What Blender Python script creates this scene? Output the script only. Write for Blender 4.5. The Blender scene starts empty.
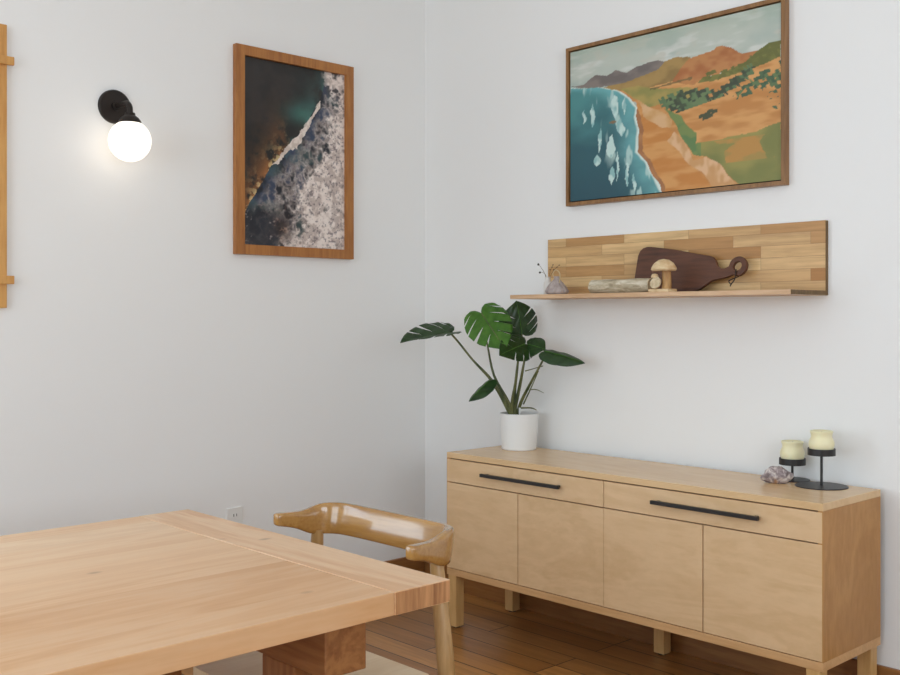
import bpy, bmesh, math, random
import numpy as np
from mathutils import Vector, Matrix
from mathutils.geometry import delaunay_2d_cdt

random.seed(7)
SC = bpy.context.scene
COL = SC.collection

# ------------------------------------------------------------------ camera
CAM_F, CAM_HORIZON, CAM_YAW = 1044.37, 316.59, 0.8157
cam_data = bpy.data.cameras.new('camera')
cam = bpy.data.objects.new('camera', cam_data)
COL.objects.link(cam)
cam.location = (4.113, -3.690, 1.400)
cam.rotation_euler = (math.pi / 2, 0, CAM_YAW)
cam_data.sensor_fit = 'HORIZONTAL'
cam_data.sensor_width = 36.0
cam_data.lens = CAM_F * 36.0 / 900.0
cam_data.shift_y = -(337.5 - CAM_HORIZON) / 900.0
cam_data.clip_start = 0.02
SC.camera = cam

# ------------------------------------------------------------------ world, daylight, exposure
world = bpy.data.worlds.new('world')
SC.world = world
world.use_nodes = True
wn = world.node_tree
wn.nodes['Background'].inputs[0].default_value = (0.80, 0.90, 1.0, 1)
wn.nodes['Background'].inputs[1].default_value = 2.0


def area(name, loc, rot, sx, sy, power, color):
    l = bpy.data.lights.new(name, 'AREA')
    l.shape = 'RECTANGLE'
    l.size, l.size_y, l.energy, l.color = sx, sy, power, color
    o = bpy.data.objects.new(name, l)
    COL.objects.link(o)
    o.location, o.rotation_euler = loc, rot
    return o


DAY = (0.75, 0.89, 1.0)
# daylight through the window openings in the left wall and the wall behind the viewer
area('daylight_left', (-0.16, -3.95, 1.60), (0, -math.pi / 2, 0), 2.2, 1.9, 92, DAY)
area('daylight_near', (2.7, -6.66, 1.85), (math.pi / 2, 0, 0), 3.4, 2.1, 156, DAY)
area('fill_back', (6.56, -3.2, 1.95), (0, math.pi / 2, 0), 1.7, 2.8, 128, (0.84, 0.925, 1.0))  # added fill to brighten the left wall, from an unseen invented opening

SC.view_settings.view_transform = 'Standard'
SC.view_settings.look = 'None'
SC.view_settings.gamma = 1.0
SC.view_settings.use_curve_mapping = False
SC.view_settings.exposure = -0.92
SC.cycles.use_denoising = True
SC.cycles.max_bounces = 10
SC.cycles.diffuse_bounces = 6
SC.cycles.sample_clamp_indirect = 8.0


# ------------------------------------------------------------------ material helpers
def rgb(h):
    h = h.lstrip('#')
    out = []
    for i in (0, 2, 4):
        c = int(h[i:i + 2], 16) / 255
        out.append(c / 12.92 if c <= 0.04045 else ((c + 0.055) / 1.055) ** 2.4)
    return tuple(out) + (1.0,)


class NT:
    def __init__(self, name):
        self.m = bpy.data.materials.new(name)
        self.m.use_nodes = True
        self.t = self.m.node_tree
        self.b = self.t.nodes['Principled BSDF']

    def n(self, typ, **kw):
        nd = self.t.nodes.new(typ)
        for k, v in kw.items():
            if k.startswith('i_'):
                nd.inputs[k[2:].replace('_', ' ')].default_value = v
            else:
                setattr(nd, k, v)
        return nd

    def l(self, a, b):
        self.t.links.new(a, b)

    def mixc(self, fac, a, b, blend='MIX'):
        nd = self.t.nodes.new('ShaderNodeMix')
        nd.data_type = 'RGBA'
        nd.blend_type = blend
        for src, idx in ((fac, 0), (a, 6), (b, 7)):
            if hasattr(src, 'is_linked'):
                self.l(src, nd.inputs[idx])
            else:
                nd.inputs[idx].default_value = src
        return nd.outputs[2]

    def ramp(self, src, stops):
        nd = self.t.nodes.new('ShaderNodeValToRGB')
        el = nd.color_ramp.elements
        el[0].position, el[0].color = stops[0]
        el[1].position, el[1].color = stops[-1]
        for p, c in stops[1:-1]:
            e = el.new(p)
            e.color = c
        self.l(src, nd.inputs[0])
        return nd.outputs[0]

    def math(self, op, a, b=None):
        nd = self.t.nodes.new('ShaderNodeMath')
        nd.operation = op
        for i, s in enumerate((a, b)):
            if s is None:
                continue
            if hasattr(s, 'is_linked'):
                self.l(s, nd.inputs[i])
            else:
                nd.inputs[i].default_value = s
        return nd.outputs[0]

    def coords(self, scale=(1, 1, 1), rot=(0, 0, 0), loc=(0, 0, 0), kind='Object'):
        tc = self.t.nodes.new('ShaderNodeTexCoord')
        mp = self.t.nodes.new('ShaderNodeMapping')
        mp.inputs['Scale'].default_value = scale
        mp.inputs['Rotation'].default_value = rot
        mp.inputs['Location'].default_value = loc
        self.l(tc.outputs[kind], mp.inputs[0])
        return mp.outputs[0]

    def noise(self, vec, scale, detail=4, rough=0.55, dist=0.0):
        nd = self.t.nodes.new('ShaderNodeTexNoise')
        nd.inputs['Scale'].default_value = scale
        nd.inputs['Detail'].default_value = detail
        nd.inputs['Roughness'].default_value = rough
        nd.inputs['Distortion'].default_value = dist
        self.l(vec, nd.inputs['Vector'])
        return nd.outputs[0]

    def bump(self, h, strength, dist=0.002):
        nd = self.t.nodes.new('ShaderNodeBump')
        nd.inputs['Strength'].default_value = strength
        nd.inputs['Distance'].default_value = dist
        self.l(h, nd.inputs['Height'])
        self.l(nd.outputs[0], self.b.inputs['Normal'])

    def done(self, color=None, rough=0.5, metal=0.0, **kw):
        if color is not None:
            if hasattr(color, 'is_linked'):
                self.l(color, self.b.inputs['Base Color'])
            else:
                self.b.inputs['Base Color'].default_value = color
        self.b.inputs['Roughness'].default_value = rough
        self.b.inputs['Metallic'].default_value = metal
        for k, v in kw.items():
            self.b.inputs[k.replace('_', ' ')].default_value = v
        return self.m


def plain(name, hexc, rough=0.5, metal=0.0, **kw):
    return NT(name).done(rgb(hexc), rough, metal, **kw)


AX = {'x': (0.09, 1, 1), 'y': (1, 0.09, 1), 'z': (1, 1, 0.09)}


def wood(name, light, dark, axis='x', grain=28, fig=5.0, rough=0.42, plank=None, tone=0.35, offset=(0, 0, 0),
         knots=None, third=None, coat=0.0, spec=0.5, stretch=None):
    """Straight-grained wood: fine streaks and broad figure stretched along `axis`; `plank`=(axis, width) gives each board its own tone."""
    k = NT(name)
    sc_ = AX[axis] if stretch is None else tuple(stretch if a == axis else 1 for a in 'xyz')
    vec = k.coords(sc_, loc=offset)
    if plank:
        sep = k.n('ShaderNodeSeparateXYZ')
        k.l(k.coords(), sep.inputs[0])
        idx = k.math('FLOOR', k.math('DIVIDE', sep.outputs['XYZ'.index(plank[0].upper())], plank[1]))
        wnse = k.n('ShaderNodeTexWhiteNoise', noise_dimensions='1D')
        k.l(idx, wnse.inputs['W'])
        add = k.n('ShaderNodeVectorMath', operation='MULTIPLY_ADD')
        k.l(wnse.outputs['Color'], add.inputs[0])
        add.inputs[1].default_value = (3, 3, 3)
        k.l(vec, add.inputs[2])
        vec = add.outputs[0]
    fine = k.noise(vec, grain * 4, 3, 0.6)
    broad = k.noise(vec, fig, 5, 0.6, 0.6)
    rings = k.n('ShaderNodeMath', operation='SINE')
    k.l(k.math('MULTIPLY', broad, 40.0), rings.inputs[0])
    r01 = k.math('MULTIPLY_ADD', rings.outputs[0], 0.5)
    k.t.nodes[-1].inputs[2].default_value = 0.5
    f = k.math('ADD', k.math('MULTIPLY', r01, 0.35), k.math('MULTIPLY', broad, 0.65))
    stops = [(0.25, rgb(dark)), (0.75, rgb(light))]
    if third:
        stops = [(0.2, rgb(dark)), (0.5, rgb(light)), (0.8, rgb(third))]
    c = k.ramp(f, stops)
    c = k.mixc(0.35, c, k.ramp(fine, [(0.3, rgb(dark)), (0.6, rgb(light))]))
    if plank:
        c = k.mixc(tone, c, k.ramp(wnse.outputs['Value'], [(0.0, rgb(dark)), (0.5, rgb(light)), (1.0, rgb(third or light))]))
    if knots:
        kv = k.coords((2.6, 1.5, 2.6), loc=knots)
        vo = k.n('ShaderNodeTexVoronoi', feature='F1')
        vo.inputs['Scale'].default_value = 1.9
        vo.inputs['Randomness'].default_value = 1.0
        k.l(kv, vo.inputs['Vector'])
        km = k.ramp(vo.outputs['Distance'], [(0.025, (1, 1, 1, 1)), (0.075, (0, 0, 0, 1))])
        c = k.mixc(k.math('MULTIPLY', km, 0.55), c, rgb('#8a5a38'))
    k.bump(fine, 0.05, 0.001)
    kw = {}
    if coat:
        k.b.inputs['Coat Weight'].default_value = coat
        k.b.inputs['Coat Roughness'].default_value = 0.07
    k.b.inputs['Specular IOR Level'].default_value = spec
    return k.done(c, rough)


def brickwood(name, c1, c2, mortar, plane, length, height, gap, rough, grain_dark, grain=60, offset=0.5, sq=1.0, bump=0.0, coat=0.0):
    """Boards or lamellas in staggered rows; plane 'xy' (floor, rows across y) or 'xz' (upright panel)."""
    k = NT(name)
    tc = k.n('ShaderNodeTexCoord')
    sep = k.n('ShaderNodeSeparateXYZ')
    k.l(tc.outputs['Object'], sep.inputs[0])
    cmb = k.n('ShaderNodeCombineXYZ')
    k.l(sep.outputs['X'], cmb.inputs[0])
    k.l(sep.outputs['Y' if plane == 'xy' else 'Z'], cmb.inputs[1])
    br = k.n('ShaderNodeTexBrick')
    br.offset, br.offset_frequency, br.squash = offset, 3, sq
    br.inputs['Scale'].default_value = 1.0
    br.inputs['Brick Width'].default_value = length
    br.inputs['Row Height'].default_value = height
    br.inputs['Mortar Size'].default_value = gap
    br.inputs['Mortar Smooth'].default_value = 0.1
    br.inputs['Color1'].default_value = rgb(c1)
    br.inputs['Color2'].default_value = rgb(c2)
    br.inputs['Mortar'].default_value = rgb(mortar)
    k.l(cmb.outputs[0], br.inputs['Vector'])
    mp = k.n('ShaderNodeMapping')
    mp.inputs['Scale'].default_value = (0.07, 1, 1)
    k.l(cmb.outputs[0], mp.inputs[0])
    off = k.n('ShaderNodeVectorMath', operation='MULTIPLY_ADD')
    k.l(br.outputs['Color'], off.inputs[0])
    off.inputs[1].default_value = (9, 9, 9)
    k.l(mp.outputs[0], off.inputs[2])
    nz = k.noise(off.outputs[0], grain, 6, 0.65, 0.3)
    nb = k.noise(off.outputs[0], grain * 0.22, 3, 0.5, 0.8)
    fac = k.ramp(k.math('ADD', k.math('MULTIPLY', nz, 0.6), k.math('MULTIPLY', nb, 0.4)), [(0.40, (1, 1, 1, 1)), (0.60, (0, 0, 0, 1))])
    c = k.mixc(k.math('MULTIPLY', fac, 0.45), br.outputs['Color'], rgb(grain_dark))
    c = k.mixc(br.outputs['Fac'], c, rgb(mortar))
    if bump:
        h = k.math('SUBTRACT', k.math('MULTIPLY', nb, 0.5), br.outputs['Fac'])
        k.bump(h, bump, 0.003)
    if coat:
        k.b.inputs['Coat Weight'].default_value = coat
    return k.done(c, rough)


# ------------------------------------------------------------------ materials
def paint(name, hexc, sc=160, st=0.06):
    k = NT(name)
    v = k.coords()
    k.bump(k.noise(v, sc, 3, 0.5), st, 0.002)
    c = k.mixc(k.noise(v, 1.3, 2, 0.5), rgb(hexc), rgb('#eeeeed'))
    return k.done(c, 0.62)


M = {}
M['wall'] = paint('white wall paint', '#f0f0ee')
M['ceiling'] = paint('white ceiling paint', '#f6f6f5')
M['floor'] = brickwood('brown hand-scraped plank floor', '#bd864a', '#9c6936', '#2a170b', 'xy', 1.35, 0.127, 0.0030, 0.32, '#6c4620', 44, 0.37, bump=0.25)
M['acacia'] = brickwood('acacia block board', '#ecca93', '#b07b3f', '#8f683c', 'xz', 0.33, 0.0465, 0.0006, 0.45, '#8d6334', 60, 0.37)
M['acacia_ledge'] = wood('acacia ledge', '#d9b590', '#b98f63', 'x', 30, 5, 0.45)
M['acacia_end'] = wood('acacia end grain', '#7d6138', '#5b4424', 'z', 40, 9, 0.6)
M['birch'] = wood('birch plywood veneer', '#e2c096', '#d3af82', 'x', 9, 4.2, 0.40, stretch=0.34)
M['birch_top'] = wood('birch plywood top', '#e0be90', '#d5b081', 'x', 9, 3.4, 0.27, stretch=0.2)
M['birch_edge'] = wood('birch ply edge', '#d3a877', '#c1935f', 'x', 30, 6, 0.5)
M['birch_side'] = wood('shaded birch side veneer', '#bf8d52', '#a8763c', 'z', 12, 4.0, 0.45, stretch=0.3)  # same birch, with the side's shade put into a darker, more orange colour
M['birch_leg'] = wood('birch leg', '#d6ad74', '#c3975c', 'z', 26, 5, 0.5)
M['gap'] = plain('shadowed carcase interior', '#4a3524', 0.8)
M['black_metal'] = plain('black powder-coated metal', '#1f1c1b', 0.42, 0.0)
M['gunmetal'] = plain('dark grey metal', '#3b3839', 0.40, 0.4)
M['bronze'] = plain('dark bronze', '#2b2420', 0.38, 0.5)
M['table'] = wood('pale fir planks', '#e2b78b', '#c9925d', 'y', 22, 4.2, 0.32, plank=('x', 0.149), tone=0.50, knots=(0.3, 0.15, 0), third='#ecd0ae')
M['table_end'] = wood('pale fir breadboard', '#e2b78d', '#cb9664', 'x', 22, 4.2, 0.32, knots=(0.7, 0.2, 0), third='#ecd0ae')
M['fir_end'] = wood('fir end grain', '#d09a68', '#8f5e38', 'z', 18, 9, 0.5)
M['fir_beam'] = wood('fir timber', '#a5703f', '#7c4b24', 'x', 14, 6, 0.5)
M['fir_leg'] = wood('fir timber leg', '#a97443', '#824f27', 'z', 14, 6, 0.5)
M['chair'] = wood('lacquered oak', '#b5884a', '#936630', 'x', 26, 5, 0.20, coat=1.0)
M['chair_leg'] = wood('lacquered oak leg', '#bf9a68', '#a07a48', 'z', 26, 5, 0.30, coat=0.2)
M['chair_seat'] = wood('pale oak seat', '#f0dcbc', '#e2c9a2', 'y', 20, 4, 0.45)
M['frame_oak'] = wood('orange oak frame', '#b57a3e', '#93592a', 'z', 30, 6, 0.45)
M['frame_walnut'] = wood('brown float frame', '#9a7145', '#77522c', 'z', 30, 6, 0.45)
M['pine'] = wood('golden pine', '#d9a55e', '#b97d3a', 'z', 24, 5, 0.42)
M['base_wood'] = wood('brown stained baseboard', '#9d6c3c', '#7c5028', 'y', 22, 5, 0.4)
M['walnut'] = wood('walnut board', '#663e2a', '#301a12', 'x', 24, 6, 0.5)
M['pot'] = plain('matte white ceramic', '#e8e8e6', 0.42)
M['soil'] = plain('dark soil', '#2a2019', 0.95)
M['white_plastic'] = plain('white plastic', '#e9e8e4', 0.35)
M['slot'] = plain('dark slot', '#2c2a28', 0.7)
M['twine'] = plain('pale twine', '#c9b58f', 0.9)
M['cord'] = plain('black cord', '#1d1816', 0.8)
M['glass_white'] = plain('white glazed bottle', '#dcd8d2', 0.30)
M['seed'] = plain('dark dried seed head', '#3b342d', 0.9)
M['stem_dry'] = plain('dried brown stem', '#6f5f3d', 0.9)


def leafmat(name, base, rib):
    k = NT(name)
    v = k.coords()
    c = k.ramp(k.noise(v, 30, 3, 0.5), [(0.3, rgb(base)), (0.75, rgb(rib))])
    k.b.inputs['Subsurface Weight'].default_value = 0.0
    k.done(c, 0.34)
    tr = k.n('ShaderNodeBsdfTranslucent')
    k.l(c, tr.inputs[0])
    mx = k.n('ShaderNodeMixShader')
    mx.inputs[0].default_value = 0.22
    k.l(k.b.outputs[0], mx.inputs[1])
    k.l(tr.outputs[0], mx.inputs[2])
    k.l(mx.outputs[0], k.t.nodes['Material Output'].inputs[0])
    return k.m


M['leaf'] = leafmat('dark monstera leaf', '#1d3a14', '#2f5220')
M['leaf_bright'] = leafmat('bright monstera leaf', '#3a6a1b', '#55862c')  # one leaf's sunlit brightness put into a brighter green; also colours midribs
M['petiole'] = NT('petiole')
_k = M['petiole']
M['petiole'] = _k.done(_k.ramp(_k.noise(_k.coords((30, 30, 4)), 1.0, 3), [(0.35, rgb('#3c4a26')), (0.7, rgb('#7c7a4a'))]), 0.5)
_k = NT('ivory candle wax')
M['wax'] = _k.done(rgb('#f0e9c2'), 0.38)
_k.b.inputs['Subsurface Weight'].default_value = 0.25
_k.b.inputs['Subsurface Radius'].default_value = (0.01, 0.008, 0.004)
M['wick'] = plain('wick', '#4a4038', 0.9)
_k = NT('grey lavender cloth')
_v = _k.coords()
_k.bump(_k.noise(_v, 240, 2), 0.3, 0.002)
M['cloth'] = _k.done(_k.ramp(_k.noise(_v, 40, 3), [(0.3, rgb('#988a86')), (0.7, rgb('#bdb0ab'))]), 0.9)
_k = NT('birch bark')
_v = _k.coords((9, 40, 40))
_k.bump(_k.noise(_k.coords((40, 40, 40)), 1.5, 5), 0.5, 0.004)
M['bark'] = _k.done(_k.ramp(_k.noise(_v, 1.2, 6, 0.7, 0.6), [(0.32, rgb('#8a795f')), (0.5, rgb('#c4b79c')), (0.66, rgb('#e2d9c6'))]), 0.85)
_k = NT('cut wood face')
M['cutface'] = _k.done(_k.ramp(_k.noise(_k.coords((60, 60, 60)), 1.2, 4), [(0.3, rgb('#bda985')), (0.7, rgb('#ddcdae'))]), 0.8)
_k = NT('carved pale wood')
M['carved'] = _k.done(_k.ramp(_k.noise(_k.coords((30, 30, 90)), 1.0, 4), [(0.3, rgb('#cba575')), (0.7, rgb('#ecd7ae'))]), 0.6)
_k = NT('carved brown wood')
M['carved_brown'] = _k.done(_k.ramp(_k.noise(_k.coords((60, 60, 12)), 1.0, 4), [(0.3, rgb('#8d6238')), (0.7, rgb('#c69c66'))]), 0.65)
_k = NT('mauve grey stone')
_v = _k.coords()
_k.bump(_k.noise(_v, 60, 5), 0.7, 0.006)
_c = _k.ramp(_k.noise(_v, 34, 6, 0.65, 1.2), [(0.33, rgb('#5b4c48')), (0.48, rgb('#9a8b8c')), (0.62, rgb('#d9cfc8'))])
M['stone'] = _k.done(_k.mixc(_k.ramp(_k.noise(_v, 17, 2), [(0.56, (0, 0, 0, 1)), (0.66, (1, 1, 1, 1))]), _c, rgb('#a97a4c')), 0.6)
_k = NT('glowing opal glass')
_k.done(rgb('#ffffff'), 0.25)
_k.b.inputs['Emission Color'].default_value = (1.0, 0.87, 0.70, 1)
_k.b.inputs['Emission Strength'].default_value = 3.1
M['opal'] = _k.m
_k = NT('artwork pigment')
_a = _k.n('ShaderNodeVertexColor', layer_name='pigment')
M['pigment'] = _k.done(_a.outputs[0], 0.55)
_k = NT('photo print')
_a = _k.n('ShaderNodeVertexColor', layer_name='pigment')
M['print'] = _k.done(_a.outputs[0], 0.35)


# ------------------------------------------------------------------ mesh helpers
def obj(name, bm, mat, parent=None, smooth=False, mats=None, loc=None):
    me = bpy.data.meshes.new(name)
    bmesh.ops.recalc_face_normals(bm, faces=bm.faces[:])
    bm.to_mesh(me)
    bm.free()
    for m in (mats or [mat]):
        me.materials.append(m)
    if smooth:
        me.shade_smooth()
        if smooth != 'full':
            me.set_sharp_from_angle(angle=math.radians(35))
    o = bpy.data.objects.new(name, me)
    COL.objects.link(o)
    if parent:
        o.parent = parent
    if loc:
        o.location = loc
    return o


def tag(o, label=None, cat=None, group=None, kind=None):
    for k, v in (('label', label), ('category', cat), ('group', group), ('kind', kind)):
        if v:
            o[k] = v
    return o


def thing(name, loc, label, cat, group=None, rotz=0.0):
    o = bpy.data.objects.new(name, None)
    COL.objects.link(o)
    o.empty_display_size = 0.05
    o.location = loc
    o.rotation_euler = (0, 0, rotz)
    return tag(o, label, cat, group)


def box(bm, x0, x1, y0, y1, z0, z1, bev=0.0, seg=2):
    r = bmesh.ops.create_cube(bm, size=1.0, matrix=Matrix.Translation(((x0 + x1) / 2, (y0 + y1) / 2, (z0 + z1) / 2)) @
                              Matrix.Diagonal((abs(x1 - x0), abs(y1 - y0), abs(z1 - z0), 1)))
    if bev > 0:
        vs = set(r['verts'])
        es = [e for e in bm.edges if e.verts[0] in vs and e.verts[1] in vs]
        bmesh.ops.bevel(bm, geom=es, offset=bev, segments=seg, profile=0.5, affect='EDGES')
    return bm


def boxes(*bs, bev=0.0):
    bm = bmesh.new()
    for b in bs:
        box(bm, *b, bev=bev)
    return bm


def lathe(prof, n=40, center=(0, 0, 0), bm=None, mat=None):
    """prof: list of (r, z) from bottom to top; r = 0 closes the end. mat: optional 4x4 applied afterwards."""
    bm = bm or bmesh.new()
    rings = []
    new = []
    for r, z in prof:
        if r <= 1e-6:
            v = bm.verts.new((0, 0, z))
            rings.append([v])
            new.append(v)
        else:
            ring = [bm.verts.new((r * math.cos(2 * math.pi * i / n), r * math.sin(2 * math.pi * i / n), z)) for i in range(n)]
            rings.append(ring)
            new += ring
    for a, b in zip(rings, rings[1:]):
        for i in range(n):
            j = (i + 1) % n
            if len(a) == 1 and len(b) == 1:
                continue
            if len(a) == 1:
                bm.faces.new((a[0], b[j], b[i]))
            elif len(b) == 1:
                bm.faces.new((a[i], a[j], b[0]))
            else:
                bm.faces.new((a[i], a[j], b[j], b[i]))
    mt = Matrix.Translation(center) @ (mat or Matrix.Identity(4))
    bmesh.ops.transform(bm, matrix=mt, verts=new)
    return bm


def tube(pts, radii, n=12, bm=None, smooth=4):
    """A swept tube through pts with a radius per point (Catmull-Rom in between), capped."""
    bm = bm or bmesh.new()
    P = [Vector(p) for p in pts]
    if not isinstance(radii, (list, tuple)):
        radii = [radii] * len(P)
    Q, R = [], []
    for i in range(len(P) - 1):
        p0, p1, p2, p3 = P[max(i - 1, 0)], P[i], P[i + 1], P[min(i + 2, len(P) - 1)]
        for s in range(smooth):
            t = s / smooth
            Q.append(0.5 * ((2 * p1) + (p2 - p0) * t + (2 * p0 - 5 * p1 + 4 * p2 - p3) * t * t + (3 * p1 - p0 - 3 * p2 + p3) * t ** 3))
            R.append(radii[i] * (1 - t) + radii[i + 1] * t)
    Q.append(P[-1])
    R.append(radii[-1])
    up = Vector((0, 0, 1))
    prev = None
    rings = []
    for i, q in enumerate(Q):
        d = (Q[min(i + 1, len(Q) - 1)] - Q[max(i - 1, 0)]).normalized()
        if prev is None:
            a = d.cross(up if abs(d.z) < 0.9 else Vector((1, 0, 0))).normalized()
        else:
            a = (prev - d * prev.dot(d)).normalized()
        prev = a
        b = d.cross(a)
        rings.append([bm.verts.new(q + (a * math.cos(2 * math.pi * k / n) + b * math.sin(2 * math.pi * k / n)) * R[i]) for k in range(n)])
    for a, b in zip(rings, rings[1:]):
        for k in range(n):
            bm.faces.new((a[k], a[(k + 1) % n], b[(k + 1) % n], b[k]))
    bm.faces.new(rings[0])
    bm.faces.new(rings[-1])
    return bm


def in_loop(p, loop):
    r = False
    for i in range(len(loop)):
        (x0, y0), (x1, y1) = loop[i], loop[(i + 1) % len(loop)]
        if (y0 > p[1]) != (y1 > p[1]) and p[0] < (x1 - x0) * (p[1] - y0) / (y1 - y0) + x0:
            r = not r
    return r


def prism(outline, holes, depth, to3d, bev=0.0):
    """Extrude a 2D outline with holes; to3d(a, b, d) maps outline coords + depth to a point."""
    pts, edges = [], []
    for loop in [outline] + holes:
        s = len(pts)
        pts += [Vector(p) for p in loop]
        edges += [(s + i, s + (i + 1) % len(loop)) for i in range(len(loop))]
    v, e, f, *_ = delaunay_2d_cdt(pts, edges, [], 2, 1e-7)
    bm = bmesh.new()
    front = [bm.verts.new(to3d(p.x, p.y, 0)) for p in v]
    back = [bm.verts.new(to3d(p.x, p.y, depth)) for p in v]
    cnt = {}
    for fc in f:
        mid = (sum(v[i].x for i in fc) / len(fc), sum(v[i].y for i in fc) / len(fc))
        if any(in_loop(mid, h_) for h_ in holes) or not in_loop(mid, outline):
            continue
        bm.faces.new([front[i] for i in fc])
        bm.faces.new([back[i] for i in reversed(fc)])
        for i in range(len(fc)):
            k = (fc[i], fc[(i + 1) % len(fc)])
            cnt[k] = 1
    for (a, b) in list(cnt):
        if (b, a) not in cnt:
            bm.faces.new((front[a], back[a], back[b], front[b]))
    return bm


def rrect(x0, x1, z0, z1, r, n=6):
    out = []
    for cx, cz, a0 in ((x1 - r, z0 + r, -90), (x1 - r, z1 - r, 0), (x0 + r, z1 - r, 90), (x0 + r, z0 + r, 180)):
        for i in range(n + 1):
            a = math.radians(a0 + 90 * i / n)
            out.append((cx + r * math.cos(a), cz + r * math.sin(a)))
    return out


# ------------------------------------------------------------------ the room
ZC, XM, YM = 3.40, 6.4, -6.5
T = 0.12


def struct(name, bm, m):
    return tag(obj(name, bm, m), kind='structure')


struct('floor', boxes((-T, XM + T, YM - T, T, -0.10, 0)), M['floor'])
struct('ceiling', boxes((-T, XM + T, YM - T, T, ZC, ZC + 0.1)), M['ceiling'])
WL = (-4.9, -3.0, 0.50, 2.70)      # window opening in the left wall (y0, y1, z0, z1)
WN = (1.0, 4.4, 0.80, 2.90)        # window opening in the wall behind the viewer (x0, x1, z0, z1)
struct('wall_left', boxes((-T, 0, WL[1], T, 0, ZC), (-T, 0, YM - T, WL[0], 0, ZC), (-T, 0, WL[0], WL[1], 0, WL[2]), (-T, 0, WL[0], WL[1], WL[3], ZC)), M['wall'])
struct('wall_right', boxes((0, XM + T, 0, T, 0, ZC)), M['wall'])
WB = (-4.6, -1.8, 1.10, 2.80)      # opening added for the fill light, in the wall opposite the left wall
struct('wall_back', boxes((XM, XM + T, WB[1], 0, 0, ZC), (XM, XM + T, YM - T, WB[0], 0, ZC), (XM, XM + T, WB[0], WB[1], 0, WB[2]), (XM, XM + T, WB[0], WB[1], WB[3], ZC)), M['wall'])
struct('wall_near', boxes((0, WN[0], YM - T, YM, 0, ZC), (WN[1], XM, YM - T, YM, 0, ZC), (WN[0], WN[1], YM - T, YM, 0, WN[2]), (WN[0], WN[1], YM - T, YM, WN[3], ZC)), M['wall'])
w = 0.05
bm = boxes((-0.10, -0.03, WL[0], WL[1], WL[2], WL[2] + w), (-0.10, -0.03, WL[0], WL[1], WL[3] - w, WL[3]),
           (-0.10, -0.03, WL[0], WL[0] + w, WL[2] + w, WL[3] - w), (-0.10, -0.03, WL[1] - w, WL[1], WL[2] + w, WL[3] - w),
           (-0.09, -0.04, (WL[0] + WL[1]) / 2 - 0.02, (WL[0] + WL[1]) / 2 + 0.02, WL[2] + w, WL[3] - w))
struct('window_1', bm, M['white_plastic'])
xm = [WN[0] + (WN[1] - WN[0]) * i / 3 for i in (1, 2)]
bm = boxes((WN[0], WN[1], YM - 0.10, YM - 0.03, WN[2], WN[2] + w), (WN[0], WN[1], YM - 0.10, YM - 0.03, WN[3] - w, WN[3]),
           (WN[0], WN[0] + w, YM - 0.10, YM - 0.03, WN[2] + w, WN[3] - w), (WN[1] - w, WN[1], YM - 0.10, YM - 0.03, WN[2] + w, WN[3] - w),
           *[(x - 0.025, x + 0.025, YM - 0.09, YM - 0.04, WN[2] + w, WN[3] - w) for x in xm])
struct('window_2', bm, M['white_plastic'])
bm = boxes((XM + 0.03, XM + 0.10, WB[0], WB[1], WB[2], WB[2] + w), (XM + 0.03, XM + 0.10, WB[0], WB[1], WB[3] - w, WB[3]),
           (XM + 0.03, XM + 0.10, WB[0], WB[0] + w, WB[2] + w, WB[3] - w), (XM + 0.03, XM + 0.10, WB[1] - w, WB[1], WB[2] + w, WB[3] - w),
           (XM + 0.04, XM + 0.09, (WB[0] + WB[1]) / 2 - 0.02, (WB[0] + WB[1]) / 2 + 0.02, WB[2] + w, WB[3] - w))
struct('fill_window', bm, M['white_plastic'])  # frame of the added fill-light opening
BH = 0.152
struct('baseboard_left', boxes((0, 0.016, YM, -0.016, 0, BH), bev=0.003), M['base_wood'])
M['base_wood_x'] = wood('brown stained baseboard along x', '#9d6c3c', '#7c5028', 'x', 22, 5, 0.4)
struct('baseboard_right', boxes((0, XM, -0.016, 0, 0, BH), bev=0.003), M['base_wood_x'])

# ------------------------------------------------------------------ sideboard
X0, X1, YF, YB, ZT = 0.665, 2.464, -0.465, -0.042, 0.788
sb = thing('sideboard', (0, 0, 0), 'long pale birch plywood sideboard against the right-hand wall under the shelf', 'sideboard')
TH = 0.025
obj('top', boxes((X0, X1, YF, YB, ZT - TH, ZT), bev=0.0015), M['birch_top'], sb)
ZB = 0.237
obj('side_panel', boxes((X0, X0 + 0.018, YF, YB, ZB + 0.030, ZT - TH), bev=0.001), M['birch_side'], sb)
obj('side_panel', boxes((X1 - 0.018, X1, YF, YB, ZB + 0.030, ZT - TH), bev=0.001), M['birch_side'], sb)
obj('bottom_panel', boxes((X0, X1, YF, YB, ZB, ZB + 0.030), bev=0.0015), M['birch_edge'], sb)
obj('carcase', boxes((X0 + 0.018, X1 - 0.018, YF + 0.022, YB, ZB + 0.030, ZT - TH)), M['gap'], sb)
ZD = ZT - 0.133
XS = [X0 + 0.0035, 1.104, 1.5605, 2.009, X1 - 0.0035]
XS[0], XS[4] = X0 + 0.003, X1 - 0.003
G = 0.0022
for i in range(4):
    wd = 0.0010 if i in (1, 2) else G
    a = XS[i] + (0.0008 if i == 2 else (0.0 if i == 0 else G))
    b = XS[i + 1] - (0.0008 if i == 1 else (0.0 if i == 3 else G))
    obj('door', boxes((a, b, YF - 0.001, YF + 0.018, ZB + 0.030 + 0.003, ZD - G), bev=0.001), M['birch'], sb)
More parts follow.
